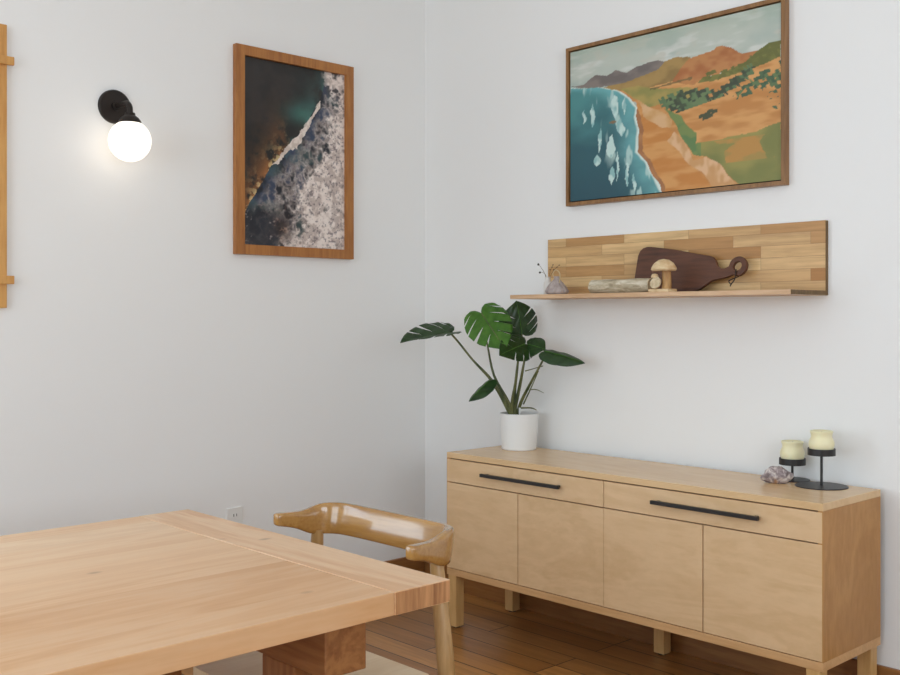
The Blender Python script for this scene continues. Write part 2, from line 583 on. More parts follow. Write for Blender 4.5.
for (a, b, h0, h1) in ((XS[0], XS[2] - 0.0016, 0.907, 1.352), (XS[2] + 0.0016, XS[4], 1.802, 2.245)):
    d = obj('drawer', boxes((a, b, YF - 0.001, YF + 0.018, ZD + G, ZT - TH - 0.0045), bev=0.001), M['birch'], sb)
    bm = boxes((h0, h1, YF - 0.034, YF - 0.020, 0.705, 0.719), (h0 + 0.012, h0 + 0.026, YF - 0.021, YF - 0.001, 0.707, 0.717),
               (h1 - 0.026, h1 - 0.012, YF - 0.021, YF - 0.001, 0.707, 0.717), bev=0.0012)
    obj('handle', bm, M['black_metal'], d)
for (x, y) in ((X0 + 0.006, YF + 0.004), (X1 - 0.062, YF + 0.004), (X0 + 0.008, YB - 0.052), (X1 - 0.062, YB - 0.052), (1.533, YB - 0.058)):
    lg = obj('leg', boxes((x, x + 0.050, y, y + 0.050, 0.006, ZB), bev=0.002), M['birch_leg'], sb)
    obj('foot_glide', lathe([(0, 0), (0.018, 0), (0.018, 0.006), (0, 0.006)], 16, (x + 0.025, y + 0.025, 0)), M['black_metal'], lg)

# ------------------------------------------------------------------ dining table
TX0, TX1, TY, TZ, TT, TYN = 0.915, 2.216, -1.904, 0.745, 0.056, -4.25
BB = 0.180
tb = thing('dining_table', (TX1, TY, 0), 'large pale fir plank dining table with breadboard end, in the foreground', 'table', rotz=0.0)
TOP0 = set(bpy.data.objects)
obj('tabletop', boxes((TX0 + 0.002, TX1 - 0.002, TYN + BB, TY - BB - 0.0006, TZ - TT, TZ - 0.0005), bev=0.002), M['table'], tb)
bb = obj('breadboard_end', boxes((TX0, TX1, TY - BB, TY, TZ - TT, TZ), bev=0.002), M['table_end'], tb)
obj('end_grain_face', boxes((TX1, TX1 + 0.001, TY - BB + 0.002, TY - 0.002, TZ - TT + 0.002, TZ - 0.002)), M['fir_end'], bb)
obj('breadboard_end', boxes((TX0, TX1, TYN, TYN + BB - 0.0012, TZ - TT, TZ), bev=0.002), M['table_end'], tb)
for yb in (-2.240, -3.90):
    obj('trestle_beam', boxes((1.00, 2.150, yb, yb + 0.122, 0.555, TZ - TT), bev=0.004), M['fir_beam'], tb)
    for xl in (1.13, 1.880):
        obj('trestle_leg', boxes((xl, xl + 0.138, yb + 0.003, yb + 0.119, 0.0, 0.555), bev=0.004), M['fir_leg'], tb)
obj('stretcher', boxes((1.52, 1.63, -3.778, -2.240, 0.558, 0.648), bev=0.004), M['fir_beam'], tb)

for o in set(bpy.data.objects) - TOP0:      # the table was drawn about the room's corner: bring it home to its own corner
    o.data.transform(Matrix.Translation((-TX1, -TY, 0)))

# ------------------------------------------------------------------ dining chair
CX, CY = 1.655, -1.66
ch = thing('dining_chair', (CX, CY, 0), 'lacquered oak dining chair with a curved wraparound back rail, at the table end', 'chair')


def rail_mesh():
    # half profile from the middle of the back to the arm tip: x, y (plan centre line), thickness, z0, z1, top lean outwards
    half = [(0.00, 0.036, 0.028, 0.697, 0.795, 0.018), (0.10, 0.035, 0.028, 0.697, 0.795, 0.018), (0.20, 0.032, 0.028, 0.697, 0.796, 0.018),
            (0.252, 0.024, 0.030, 0.697, 0.797, 0.016), (0.280, 0.006, 0.034, 0.697, 0.797, 0.011), (0.296, -0.018, 0.038, 0.697, 0.795, 0.007),
            (0.303, -0.042, 0.040, 0.698, 0.786, 0.003), (0.307, -0.066, 0.040, 0.706, 0.779, 0.001), (0.312, -0.096, 0.039, 0.722, 0.777, 0.0),
            (0.317, -0.128, 0.038, 0.731, 0.778, 0.0), (0.321, -0.160, 0.038, 0.737, 0.779, 0.0), (0.322, -0.170, 0.034, 0.739, 0.778, 0.0), (0.3225, -0.174, 0.020, 0.746, 0.771, 0.0)]
    st = [(-x, y, t, a, b, l) for x, y, t, a, b, l in reversed(half[1:])] + half
    bm = bmesh.new()
    rings = []
    n = 20
    for i, (x, y, t, a, b, l) in enumerate(st):
        p = st[max(i - 1, 0)]
        q = st[min(i + 1, len(st) - 1)]
        d = Vector((q[0] - p[0], q[1] - p[1], 0)).normalized()
        nrm = Vector((-d.y, d.x, 0))          # points to the outside of the curve
        ring = []
        for k in range(n):
            an = 2 * math.pi * k / n
            c, s = math.cos(an), math.sin(an)
            ex = 0.45
            cc = math.copysign(abs(c) ** ex, c)
            ss = math.copysign(abs(s) ** ex, s)
            z = (a + b) / 2 + ss * (b - a) / 2
            off = cc * t / 2 + l * (z - a) / max(b - a, 1e-4)
            v = Vector((x, y, z)) + nrm * off
            ring.append(bm.verts.new(v))
        rings.append(ring)
    for a, b in zip(rings, rings[1:]):
        for k in range(n):
            bm.faces.new((a[k], a[(k + 1) % n], b[(k + 1) % n], b[k]))
    bm.faces.new(rings[0])
    bm.faces.new(rings[-1])
    return bm


o = obj('back_rail', rail_mesh(), M['chair'], ch, smooth='full')
md = o.modifiers.new('sub', 'SUBSURF')
md.levels = md.render_levels = 1
for s in (-1, 1):
    obj('leg', tube([((-0.296, 0, 0.272)[s + 1], -0.026, 0.712), ((-0.304, 0, 0.288)[s + 1], -0.027, 0.60), (s * 0.318, -0.030, 0.40), (s * 0.345, -0.020, 0.0)],
                    [0.019, 0.0225, 0.025, 0.015], 18), M['chair_leg'], ch, smooth=True)
    obj('leg', tube([(s * 0.186, -0.425, 0.385), (s * 0.188, -0.428, 0.25), (s * 0.190, -0.432, 0.0)], [0.019, 0.020, 0.014], 18), M['chair_leg'], ch, smooth=True)
# seat: wide at the rear, narrower and rounded at the front
so = []
for (cx, cy, r, a0) in ((0.328, -0.125, 0.015, 0), (-0.328, -0.125, 0.015, 90), (-0.150, -0.500, 0.05, 180), (0.150, -0.500, 0.05, 270)):
    for i in range(9):
        a = math.radians(a0 + 90 * i / 8)
        so.append((cx + r * math.cos(a), cy + r * math.sin(a)))
bm = prism(so, [], 0.032, lambda a, b, d: (a, b, 0.42 - d))
obj('seat', bm, M['chair_seat'], ch)
obj('seat_rail', boxes((-0.30, 0.30, -0.060, -0.033, 0.330, 0.372), bev=0.003), M['chair'], ch)
for s in (-1, 1):
    obj('side_rail', tube([(s * 0.318, -0.045, 0.350), (s * 0.192, -0.425, 0.366)], 0.016, 12), M['chair'], ch, smooth=True)
obj('seat_rail', boxes((-0.18, 0.18, -0.437, -0.413, 0.345, 0.388), bev=0.003), M['chair'], ch)

# ------------------------------------------------------------------ wall shelf and what stands on it
SX0, SX1, LZ0, LZ1, LY, SZT = 0.879, 2.246, 1.479, 1.497, -0.276, 1.758
sh = thing('wall_shelf', (0, 0, 0), 'acacia block shelf board with a narrow ledge, on the wall below the landscape painting', 'shelf')
obj('back_board', boxes((SX0, SX1, -0.020, -0.001, LZ0, SZT), bev=0.0012), M['acacia'], sh)
obj('end_face', boxes((SX1, SX1 + 0.0012, -0.0195, -0.0015, LZ0 + 0.001, SZT - 0.001)), M['acacia_end'], sh)
lo = obj('ledge', boxes((SX0, SX1, LY, -0.0205, LZ0, LZ1), bev=0.0012), M['acacia_ledge'], sh)
obj('end_face', boxes((SX1, SX1 + 0.0012, LY + 0.001, -0.0205, LZ0 + 0.0008, LZ1 - 0.0008)), M['acacia_end'], lo)

Z0 = LZ1
# small white bottle vase with dried sprigs
vx, vy = 0.972, -0.125
va = obj('bottle_vase', lathe([(0, 0), (0.017, 0), (0.0195, 0.003), (0.020, 0.045), (0.018, 0.058), (0.013, 0.066), (0.013, 0.080), (0.0145, 0.083),
                               (0.011, 0.083), (0.010, 0.066), (0.014, 0.056), (0.016, 0.01), (0, 0.008)], 28), M['glass_white'], None, smooth=True, loc=(vx, vy, Z0))
tag(va, 'tiny white bottle vase at the left end of the shelf ledge', 'vase')
SPR = [('dried sprig leaning far left with one dark seed head', (-0.040, -0.02, 0.140), 1, 0.0052), ('short dried sprig drooping left below the taller seed head', (-0.027, -0.024, 0.103), 1, 0.0050),
       ('upright thin dried sprig with tiny buds in the bottle vase', (0.022, 0.010, 0.137), 3, 0.0026), ('dried sprig leaning right over the cloth pouch', (0.050, 0.020, 0.135), 3, 0.0026)]
for lab, (dx, dy, dz), nb, rs in SPR:
    sp = thing('dried_sprig', (vx, vy, Z0), lab, 'sprig')
    p0, p1, p2 = Vector((dx * 0.08, dy * 0.08, 0.03)), Vector((dx * 0.25, dy * 0.25, 0.088)), Vector((dx, dy, dz))
    obj('stem', tube([p0, p1, p1.lerp(p2, 0.6) + Vector((0, 0, 0.006)), p2], [0.0011, 0.0011, 0.0009, 0.0008], 6), M['stem_dry'], sp)
    for q in range(nb):
        c = p1.lerp(p2, 1 - q * 0.28) + Vector((0.003 * (q % 2), -0.003 * q, 0.003 * q))
        bm = bmesh.new()
        bmesh.ops.create_icosphere(bm, subdivisions=2, radius=rs, matrix=Matrix.Translation(c))
        obj('seed_head', bm, M['seed'], sp, smooth=True)

# gathered cloth pouch with a twine loop
pb = thing('cloth_pouch', (1.060, -0.165, Z0), 'small grey gathered cloth pouch with twine loop beside the bottle vase', 'pouch')
prof = [(0, 0.0), (0.030, 0.0), (0.041, 0.006), (0.042, 0.014), (0.034, 0.030), (0.022, 0.046), (0.012, 0.058), (0.009, 0.064), (0.012, 0.071), (0, 0.070)]
bm = lathe([(r_ * 1.2, z_ * 1.15) for r_, z_ in prof], 48)
for v in bm.verts:
    r = math.hypot(v.co.x, v.co.y)
    if r > 1e-4:
        a = math.atan2(v.co.y, v.co.x)
        k = 1 + 0.10 * math.sin(11 * a + 40 * v.co.z) * min(1, v.co.z / 0.02)
        v.co.x *= k
        v.co.y *= k
obj('pouch_body', bm, M['cloth'], pb, smooth='full')
bm = tube([(-0.009, 0, 0.070), (-0.020, -0.004, 0.092), (-0.002, -0.006, 0.110), (0.018, -0.004, 0.098), (0.022, -0.004, 0.072), (0.026, -0.014, 0.052)], 0.0022, 8)
obj('twine_loop', bm, M['twine'], pb, smooth='full')

# birch log lying on the ledge
lg = thing('birch_log', (1.402, -0.148, Z0 + 0.0315), 'short pale bark-covered birch log lying on the shelf ledge', 'log')
bm = bmesh.new()
n = 36
rings = []
rnd = random.Random(3)
for i in range(15):
    x = -0.155 + 0.31 * i / 14
    ring = []
    for k in range(n):
        a = 2 * math.pi * k / n
        r = 0.0295 + 0.0012 * math.sin(3 * a + x * 20) + 0.0008 * math.sin(7 * a - x * 55)
        if i in (0, 14):
            r -= 0.002
        ring.append(bm.verts.new((x, r * math.cos(a), r * math.sin(a))))
    rings.append(ring)
for a, b in zip(rings, rings[1:]):
    for k in range(n):
        bm.faces.new((a[k], a[(k + 1) % n], b[(k + 1) % n], b[k]))
obj('bark', bm, M['bark'], lg, smooth='full')
for s in (-1, 1):
    obj('cut_end', lathe([(0, -0.0015), (0.0283, -0.0015), (0.0283, 0.0012), (0, 0.0012)], 36, (s * 0.1545, 0, 0), mat=Matrix.Rotation(math.pi / 2, 4, 'Y')), M['cutface'], lg)

# carved mushroom ornament
mu = thing('mushroom_ornament', (1.648, -0.200, Z0), 'carved wooden mushroom ornament standing on the ledge between log and chopping board', 'ornament')
obj('base', boxes((-0.048, 0.048, -0.032, 0.032, 0.0, 0.014), bev=0.003), M['carved'], mu)
obj('stem', lathe([(0, 0.014), (0.020, 0.014), (0.019, 0.045), (0.018, 0.087), (0, 0.089)], 28, (0.014, 0.008, 0)), M['carved_brown'], mu, smooth=True)
obj('cap', lathe([(0.0, 0.088), (0.046, 0.086), (0.051, 0.091), (0.050, 0.099), (0.039, 0.117), (0.021, 0.130), (0, 0.134)], 36, (0.004, 0.004, 0)), M['carved'], mu, smooth=True)
obj('small_stem', lathe([(0, 0.014), (0.011, 0.014), (0.010, 0.064), (0, 0.064)], 20, (-0.027, -0.014, 0)), M['carved_brown'], mu, smooth=True)
obj('small_cap', lathe([(0, 0.060), (0.015, 0.059), (0.016, 0.063), (0.011, 0.073), (0, 0.077)], 24, (-0.027, -0.014, 0)), M['carved'], mu, smooth=True)
obj('wood_slice', lathe([(0, -0.004), (0.024, -0.004), (0.025, 0), (0.024, 0.004), (0, 0.004)], 28, (-0.014, -0.027, 0.038),
                        mat=Matrix.Rotation(math.radians(72), 4, 'X')), M['cutface'], mu, smooth=True)

# walnut chopping board leaning on the back board
cb = thing('chopping_board', (1.60, -0.090, Z0), 'dark walnut chopping board with curled ring handle leaning on the shelf back', 'chopping board')


def arc(cx, cz, r, a0, a1, n):
    return [(cx + r * math.cos(math.radians(a0 + (a1 - a0) * i / n)), cz + r * math.sin(math.radians(a0 + (a1 - a0) * i / n))) for i in range(n + 1)]


RCX, RCZ = 0.308, 0.1000
out = [(-0.180, 0.008), (-0.172, 0.0015), (0.060, 0.0005), (0.120, 0.001), (0.150, 0.010), (0.176, 0.028), (0.198, 0.043), (0.225, 0.050), (0.262, 0.056), (0.288, 0.066)]
out += arc(RCX, RCZ, 0.040, -75, 150, 22)
out += [(0.268, 0.100), (0.250, 0.092), (0.232, 0.094), (0.216, 0.106), (0.206, 0.126), (0.192, 0.143), (0.172, 0.149), (0.120, 0.158), (0.0, 0.183), (-0.120, 0.201), (-0.140, 0.202), (-0.160, 0.197), (-0.174, 0.184), (-0.181, 0.165)]
hole = arc(RCX - 0.001, RCZ + 0.001, 0.0185, 0, 345, 23)
LEAN = 0.26
cl, sl = math.cos(LEAN), math.sin(LEAN)


def board3(a, b, d):
    return (a, sl * b - cl * d + 0.010, cl * b + sl * d)


bm = prism(out, [hole], 0.017, board3)
o = obj('board', bm, M['walnut'], cb)
md = o.modifiers.new('bev', 'BEVEL')
md.width, md.segments, md.limit_method, md.angle_limit = 0.0025, 2, 'ANGLE', math.radians(50)
bm = tube([board3(0.306, 0.086, -0.003), board3(0.308, 0.066, -0.004), board3(0.300, 0.048, 0.020), board3(0.288, 0.036, 0.030), board3(0.302, 0.020, 0.034)], 0.0022, 8)
tube([board3(0.306, 0.086, 0.020), board3(0.309, 0.062, 0.022), board3(0.312, 0.040, 0.030), board3(0.304, 0.022, 0.034), board3(0.301, 0.012, 0.036)], 0.0022, 8, bm)
obj('hanging_cord', bm, M['cord'], cb, smooth='full')

# ------------------------------------------------------------------ potted monstera on the sideboard
PX, PY, PZ = 0.817, -0.150, ZT
pl = thing('potted_monstera', (0, 0, 0), 'leafy monstera with split leaves in a white pot on the sideboard', 'potted plant')
prof = [(0, 0), (0.076, 0), (0.080, 0.004), (0.0905, 0.160), (0.0905, 0.166), (0.086, 0.167), (0.084, 0.150), (0, 0.146)]
obj('pot', lathe(prof, 56, (PX, PY, PZ)), M['pot'], pl, smooth=True)
obj('soil', lathe([(0, 0.147), (0.0835, 0.147), (0.0830, 0.151), (0.04, 0.155), (0, 0.153)], 40, (PX, PY, PZ)), M['soil'], pl, smooth=True)
STEMS = {
    '1': ([(0.619, -0.399, 1.325), (0.635, -0.353, 1.273), (0.69, -0.324, 1.2), (0.753, -0.257, 1.099), (0.79, -0.189, 0.964), (0.792, -0.171, 0.931)], [.0045, .005, .005, .008, .010, .010]),
    '2': ([(0.752, -0.331, 1.415), (0.704, -0.266, 1.338), (0.701, -0.24, 1.268), (0.728, -0.225, 1.129), (0.78, -0.185, 1.005), (0.796, -0.168, 0.931)], [.004, .004, .0042, .006, .009, .010]),
    '3': ([(0.832, -0.146, 1.319), (0.806, -0.140, 1.221), (0.788, -0.147, 1.059), (0.792, -0.157, 0.93)], [.004, .0045, .007, .009]),
    '4': ([(0.915, -0.216, 1.272), (0.876, -0.214, 1.217), (0.839, -0.194, 1.11), (0.799, -0.179, 0.992), (0.796, -0.168, 0.931)], [.004, .0048, .006, .0085, .009]),
    '5': ([(0.914, -0.188, 1.271), (0.881, -0.179, 1.211), (0.838, -0.166, 1.086), (0.802, -0.161, 0.977), (0.802, -0.161, 0.931)], [.0035, .0045, .0075, .009, .009]),
    '6': ([(1.03, -0.21, 1.243), (1.011, -0.202, 1.207), (0.929, -0.172, 1.126), (0.828, -0.148, 1.006), (0.801, -0.147, 0.93)], [.0035, .0045, .0055, .008, .009]),
    '7': ([(0.798, -0.326, 1.111), (0.788, -0.293, 1.093), (0.773, -0.251, 1.059)], [.003, .003, .0035]),
    'sheath': ([(0.963, -0.179, 1.155), (0.907, -0.167, 1.075), (0.836, -0.14, 0.997)], [.0020, .0028, .0040]),
    'tip_a': ([(0.922, -0.223, 1.155), (0.95, -0.194, 1.166), (0.977, -0.164, 1.178)], [.003, .002, .0025]),
    'tip_b': ([(0.9, -0.173, 1.066), (0.936, -0.165, 1.07), (0.98, -0.161, 1.056)], [.0022, .0022, .001]),
    'tip_c': ([(0.821, -0.155, 0.978), (0.886, -0.144, 0.982), (0.917, -0.141, 0.974)], [.005, .003, .002]),
}
for k, (pts, rad) in STEMS.items():
    obj('petiole' if len(k) == 1 else 'sheath', tube(pts, rad, 10), M['petiole'], pl, smooth='full')
obj('plant_tag', boxes((PX + 0.008, PX + 0.020, PY - 0.01, PY - 0.008, PZ + 0.15, PZ + 0.192)), M['white_plastic'], pl)


def leaf_outline(slits, wmax, lob):
    """Half outlines of a heart-shaped leaf, tip at (1, 0), base notch at (0, 0); slits are deep cuts from the margin."""
    base = [(0.0, 0.0), (-0.05, 0.02), (-0.12, 0.08), (-0.16, 0.18), (-0.15, 0.28), (-0.08, 0.38), (0.04, 0.45), (0.18, 0.49), (0.33, 0.495), (0.48, 0.46), (0.62, 0.40),
            (0.75, 0.30), (0.86, 0.19), (0.94, 0.09), (1.0, 0.0)]
    base = [(t * (lob if t < 0 else 1), w * wmax / 0.495) for t, w in base]
    dense = []
    for (a, b) in zip(base, base[1:]):
        for i in range(6):
            f = i / 6
            dense.append((a[0] + (b[0] - a[0]) * f, a[1] + (b[1] - a[1]) * f))
    dense.append(base[-1])
    nd = len(dense)

    def side(sl):
        out = []
        i = 0
        sl = sorted(sl)
        for (pos, depth, width) in sl:
            j0, j1 = int((pos - width / 2) * nd), int((pos + width / 2) * nd)
            out += dense[i:j0 + 1]
            mid = dense[int(pos * nd)]
            inner = (mid[0] - 0.30 * depth, mid[1] * (1 - depth))
            e0, e1 = dense[j0], dense[j1]
            for f in (0.35, 0.7, 0.92):
                wv = (1, 1.15, 0.7)[(0.35, 0.7, 0.92).index(f)]
                c = (e0[0] + (inner[0] - e0[0]) * f, e0[1] + (inner[1] - e0[1]) * f)
                out.append(c)
            out.append(inner)
            for f in (0.92, 0.7, 0.35):
                c = (e1[0] + (inner[0] - e1[0]) * f, e1[1] + (inner[1] - e1[1]) * f)
                out.append(c)
            i = j1
        out += dense[i:]
        return out
    r = side(slits[0])
    l = [(t, -w_) for t, w_ in side(slits[1])]
    return r + l[::-1][1:-1]


def leaf(base, tip, normal, slits, wmax=0.49, lob=1.0, fold=0.25, droop=0.15, curl=0.0, holes=(), mat='leaf', twist=0.0):
    B, Tp, N = Vector(base), Vector(tip), Vector(normal)
    L = (Tp - B).length
    X = (Tp - B) / L
    Y = N.cross(X).normalized()
    Nn = X.cross(Y).normalized()
    out = leaf_outline(slits, wmax, lob)
    pts = [Vector(p) for p in out]
    edges = [(i, (i + 1) % len(out)) for i in range(len(out))]
    for (t, w_, rl, rw) in holes:
        s = len(pts)
        for i in range(12):
            a = 2 * math.pi * i / 12
            pts.append(Vector((t + rl * math.cos(a) * 0.4 - rw * 0, w_ + rw * math.sin(a) * (1 if w_ > 0 else 1))))
        edges += [(s + i, s + (i + 1) % 12) for i in range(12)]
    no = len(pts)
    for i in range(-3, 20):
        for j in range(-10, 11):
            pts.append(Vector((i * 0.05 + 0.001, j * 0.05)))
    v, e, f, *_ = delaunay_2d_cdt(pts, edges, [], 2, 1e-6)
    bm = bmesh.new()
    vs = []
    for p in v:
        t, wv = p.x, p.y
        h = fold * abs(wv) - droop * t * t - curl * wv * wv * 2.2 + twist * t * wv
        h += 0.008 * math.sin(abs(wv) * 30 + t * 18)
        vs.append(bm.verts.new(B + (X * t + Y * wv + Nn * h) * L))
    for fc in f:
        try:
            bm.faces.new([vs[i] for i in fc])
        except ValueError:
            pass
    rib_pts = []
    for i in range(9):
        t = i / 8 * 0.94
        rib_pts.append(B + (X * t + Nn * (-droop * t * t + 0.008 * math.sin(t * 18) + 0.001)) * L)
    rib = tube(rib_pts, [0.0022] * 5 + [0.0018, 0.0014, 0.001, 0.0006], 6, smooth=2)
    o = obj('leaf', bm, M[mat], pl, smooth='full')
    obj('midrib', rib, M['petiole'] if mat == 'leaf_bright' else M['leaf_bright'], o, smooth='full')
    md = o.modifiers.new('thick', 'SOLIDIFY')
    md.thickness = 0.0012
    return o


RIGHT = Vector((0.685, 0.728, 0))      # the viewer's right, used only to aim the leaves
TOCAM = Vector((0.728, -0.685, 0))
UP = Vector((0, 0, 1))
S3 = [(0.50, 0.70, 0.026), (0.62, 0.74, 0.030), (0.75, 0.72, 0.028)]
S4 = [(0.44, 0.60, 0.022), (0.55, 0.74, 0.028), (0.66, 0.76, 0.030), (0.78, 0.74, 0.026)]
leaf((0.619, -0.399, 1.325), (0.521, -0.62, 1.296), UP * 0.95 + TOCAM * 0.26, (S4, S4), 0.46, 0.9, 0.36, 0.06, 0.12)
leaf((0.759, -0.338, 1.415), (0.929, -0.361, 1.262), TOCAM * 0.85 + UP * 0.42 - RIGHT * 0.1, (S4, S4), 0.46, 1.0, 0.12, 0.06, 0.25, mat='leaf_bright')
leaf((0.835, -0.150, 1.322), (0.846, -0.188, 1.470), TOCAM * 0.8 - UP * 0.1 + RIGHT * 0.30, (S3, S3), 0.66, 0.8, 0.1, 0.12, 0.3)
leaf((0.922, -0.223, 1.277), (0.952, -0.405, 1.243), TOCAM * 0.92 + UP * 0.36, (S3, S3), 0.40, 1.0, 0.06, 0.10, 0.2)
leaf((0.921, -0.206, 1.275), (1.030, -0.215, 1.262), TOCAM * 0.88 + UP * 0.42, (S3[:1], S3[:2]), 0.52, 1.0, 0.1, 0.10, 0.3)
leaf((1.037, -0.218, 1.247), (1.221, -0.169, 1.214), UP * 0.70 + TOCAM * 0.64, ([], []), 0.24, 0.7, -0.45, 0.10, 0.2)
leaf((0.798, -0.326, 1.111), (0.774, -0.439, 1.032), TOCAM * 0.45 + UP * 0.6 - RIGHT * 0.3, ([], []), 0.29, 1.1, -0.5, 0.10, 0.2)

# ------------------------------------------------------------------ candle holders, candles, stone
CANDLE = [(0, 0), (0.030, 0), (0.0345, 0.006), (0.0415, 0.018), (0.0446, 0.032), (0.0440, 0.044), (0.0395, 0.054), (0.0365, 0.061), (0.0372, 0.070), (0.0400, 0.079), (0.0402, 0.083),
          (0.036, 0.084), (0.032, 0.077), (0, 0.075)]
HOLD = [('tall black metal candle holder at the right end of the sideboard', 'ivory candle on the taller black holder', (2.289, -0.134), 0.092, 0.113, 0.0482),
        ('short black metal candle holder behind the stone', 'ivory candle on the shorter black holder', (2.142, -0.073), 0.0640, 0.058, 0.0482)]
for lab, labc, (x, y), rb, hz, rt_ in HOLD:
    h = thing('candle_holder', (x, y, ZT), lab, 'candle holder', 'black candle holders')
    obj('base_plate', lathe([(0, 0), (rb, 0), (rb, 0.002), (rb - 0.002, 0.0035), (0, 0.0035)], 48), M['gunmetal'], h, smooth=True)
    obj('stem', lathe([(0, 0.0035), (0.0048, 0.0035), (0.0048, hz), (0, hz)], 16), M['black_metal'], h, smooth=True)
    obj('tray', lathe([(0, hz), (rt_, hz), (rt_, hz + 0.024), (rt_ - 0.003, hz + 0.024), (rt_ - 0.003, hz + 0.004), (0, hz + 0.004)], 40), M['black_metal'], h, smooth=True)
    c = thing('candle', (x, y, ZT + hz + 0.0045), labc, 'candle', 'ivory candles')
    obj('wax', lathe(CANDLE, 40), M['wax'], c, smooth='full')
    obj('wick', tube([(0, 0, 0.074), (0.001, 0, 0.081)], 0.0012, 8), M['wick'], c)

bm = bmesh.new()
bmesh.ops.create_icosphere(bm, subdivisions=4, radius=1.0)
rs = random.Random(11)
dirs = [(Vector((rs.uniform(-1, 1), rs.uniform(-1, 1), rs.uniform(-1, 1))).normalized(), rs.uniform(0.62, 0.92)) for _ in range(16)]
for v in bm.verts:
    d = v.co.normalized()
    r = 1.0
    for n_, c_ in dirs:
        dd = d.dot(n_)
        if dd > 1e-3:
            r = min(r, c_ / dd)
    r *= 1 + 0.03 * math.sin(9 * d.x + 5 * d.z) + 0.02 * math.sin(17 * d.y)
    v.co = d * r
    v.co = Vector((v.co.x * 0.060, v.co.y * 0.036, v.co.z * 0.041))
    if v.co.x > 0.0:
        v.co.z *= 1 - 2.6 * v.co.x
bmesh.ops.transform(bm, matrix=Matrix.Rotation(0.72, 4, 'Z'), verts=bm.verts[:])
zmin = min(v.co.z for v in bm.verts)
for v in bm.verts:
    v.co.z = max(v.co.z - zmin - 0.004, 0.0)
o = obj('stone', bm, M['stone'], None, smooth='full', loc=(2.143, -0.190, ZT))
tag(o, 'mauve and white rough stone in front of the candle holders', 'stone')

# ------------------------------------------------------------------ wall lamp
wl = thing('wall_lamp', (0, -1.735, 2.270), 'dark bronze wall lamp with a glowing white glass globe', 'wall lamp')
RY = Matrix.Rotation(math.pi / 2, 4, 'Y')
obj('backplate', lathe([(0, 0), (0.070, 0), (0.070, 0.012), (0.066, 0.018), (0, 0.020)], 48, mat=RY), M['bronze'], wl, smooth=True)
obj('arm', tube([(0.018, 0, 0), (0.075, 0, 0.0), (0.120, 0, -0.002), (0.142, 0, -0.022), (0.144, 0, -0.050)], [0.010, 0.010, 0.011, 0.012, 0.012], 18), M['bronze'], wl, smooth='full')
obj('arm_collar', lathe([(0, 0.018), (0.020, 0.018), (0.020, 0.032), (0, 0.034)], 28, mat=RY), M['bronze'], wl, smooth=True)
obj('socket_cup', lathe([(0.046, -0.090), (0.044, -0.078), (0.034, -0.064), (0.022, -0.056), (0.020, -0.045), (0, -0.043)], 36, (0.144, 0, 0)), M['bronze'], wl, smooth=True)
bm = bmesh.new()
bmesh.ops.create_uvsphere(bm, u_segments=48, v_segments=32, radius=0.084, matrix=Matrix.Translation((0.144, 0, -0.158)))
obj('globe', bm, M['opal'], wl, smooth='full')

# ------------------------------------------------------------------ outlet
ou = thing('wall_outlet', (0, -1.160, 0.478), 'white wall outlet low on the left wall behind the table corner', 'outlet')
o = obj('cover_plate', boxes((0, 0.006, -0.041, 0.041, -0.058, 0.058), bev=0.002), M['white_plastic'], ou)
for dz in (0.024, -0.024):
    s_ = obj('socket', boxes((0.006, 0.0075, -0.017, 0.017, dz - 0.014, dz + 0.014), bev=0.0006), M['white_plastic'], ou)
    obj('slot', boxes((0.0074, 0.0080, -0.009, -0.006, dz - 0.006, dz + 0.006), (0.0074, 0.0080, 0.006, 0.009, dz - 0.006, dz + 0.006)), M['slot'], s_)


# ------------------------------------------------------------------ pictures
def fbm(nx, ny, sx, sy, seed, octaves=4, gain=0.5):
    """Smooth fractal value noise on a ny x nx grid, 0..1."""
    r = np.random.RandomState(seed)
    out = np.zeros((ny, nx))
    amp, tot = 1.0, 0.0
    for o_ in range(octaves):
        gx, gy = int(sx * 2 ** o_) + 2, int(sy * 2 ** o_) + 2
        g = r.rand(gy + 1, gx + 1)
        xs = np.linspace(0, gx - 1.001, nx)
        ys = np.linspace(0, gy - 1.001, ny)
        xi, yi = xs.astype(int), ys.astype(int)
        xf, yf = xs - xi, ys - yi
        xf, yf = xf * xf * (3 - 2 * xf), yf * yf * (3 - 2 * yf)
        a = g[yi][:, xi] * (1 - xf) + g[yi][:, xi + 1] * xf
        b = g[yi + 1][:, xi] * (1 - xf) + g[yi + 1][:, xi + 1] * xf
        out += amp * (a * (1 - yf[:, None]) + b * yf[:, None])
        tot += amp
        amp *= gain
    return out / tot


def inside(poly, U, V):
    r = np.zeros(U.shape, bool)
    n_ = len(poly)
    for i in range(n_):
        (x0, y0), (x1, y1) = poly[i], poly[(i + 1) % n_]
        c = (y0 > V) != (y1 > V)
        with np.errstate(divide='ignore', invalid='ignore'):
            xx = (x1 - x0) * (V - y0) / ((y1 - y0) if y1 != y0 else 1e-9) + x0
        r ^= c & (U < xx)
    return r


def sstep(a, b, x):
    t = np.clip((x - a) / (b - a), 0, 1)
    return t * t * (3 - 2 * t)


def hx(h):
    return np.array(rgb(h)[:3])


def lerp(a, b, f):
    return a + (b - a) * np.asarray(f)[..., None]


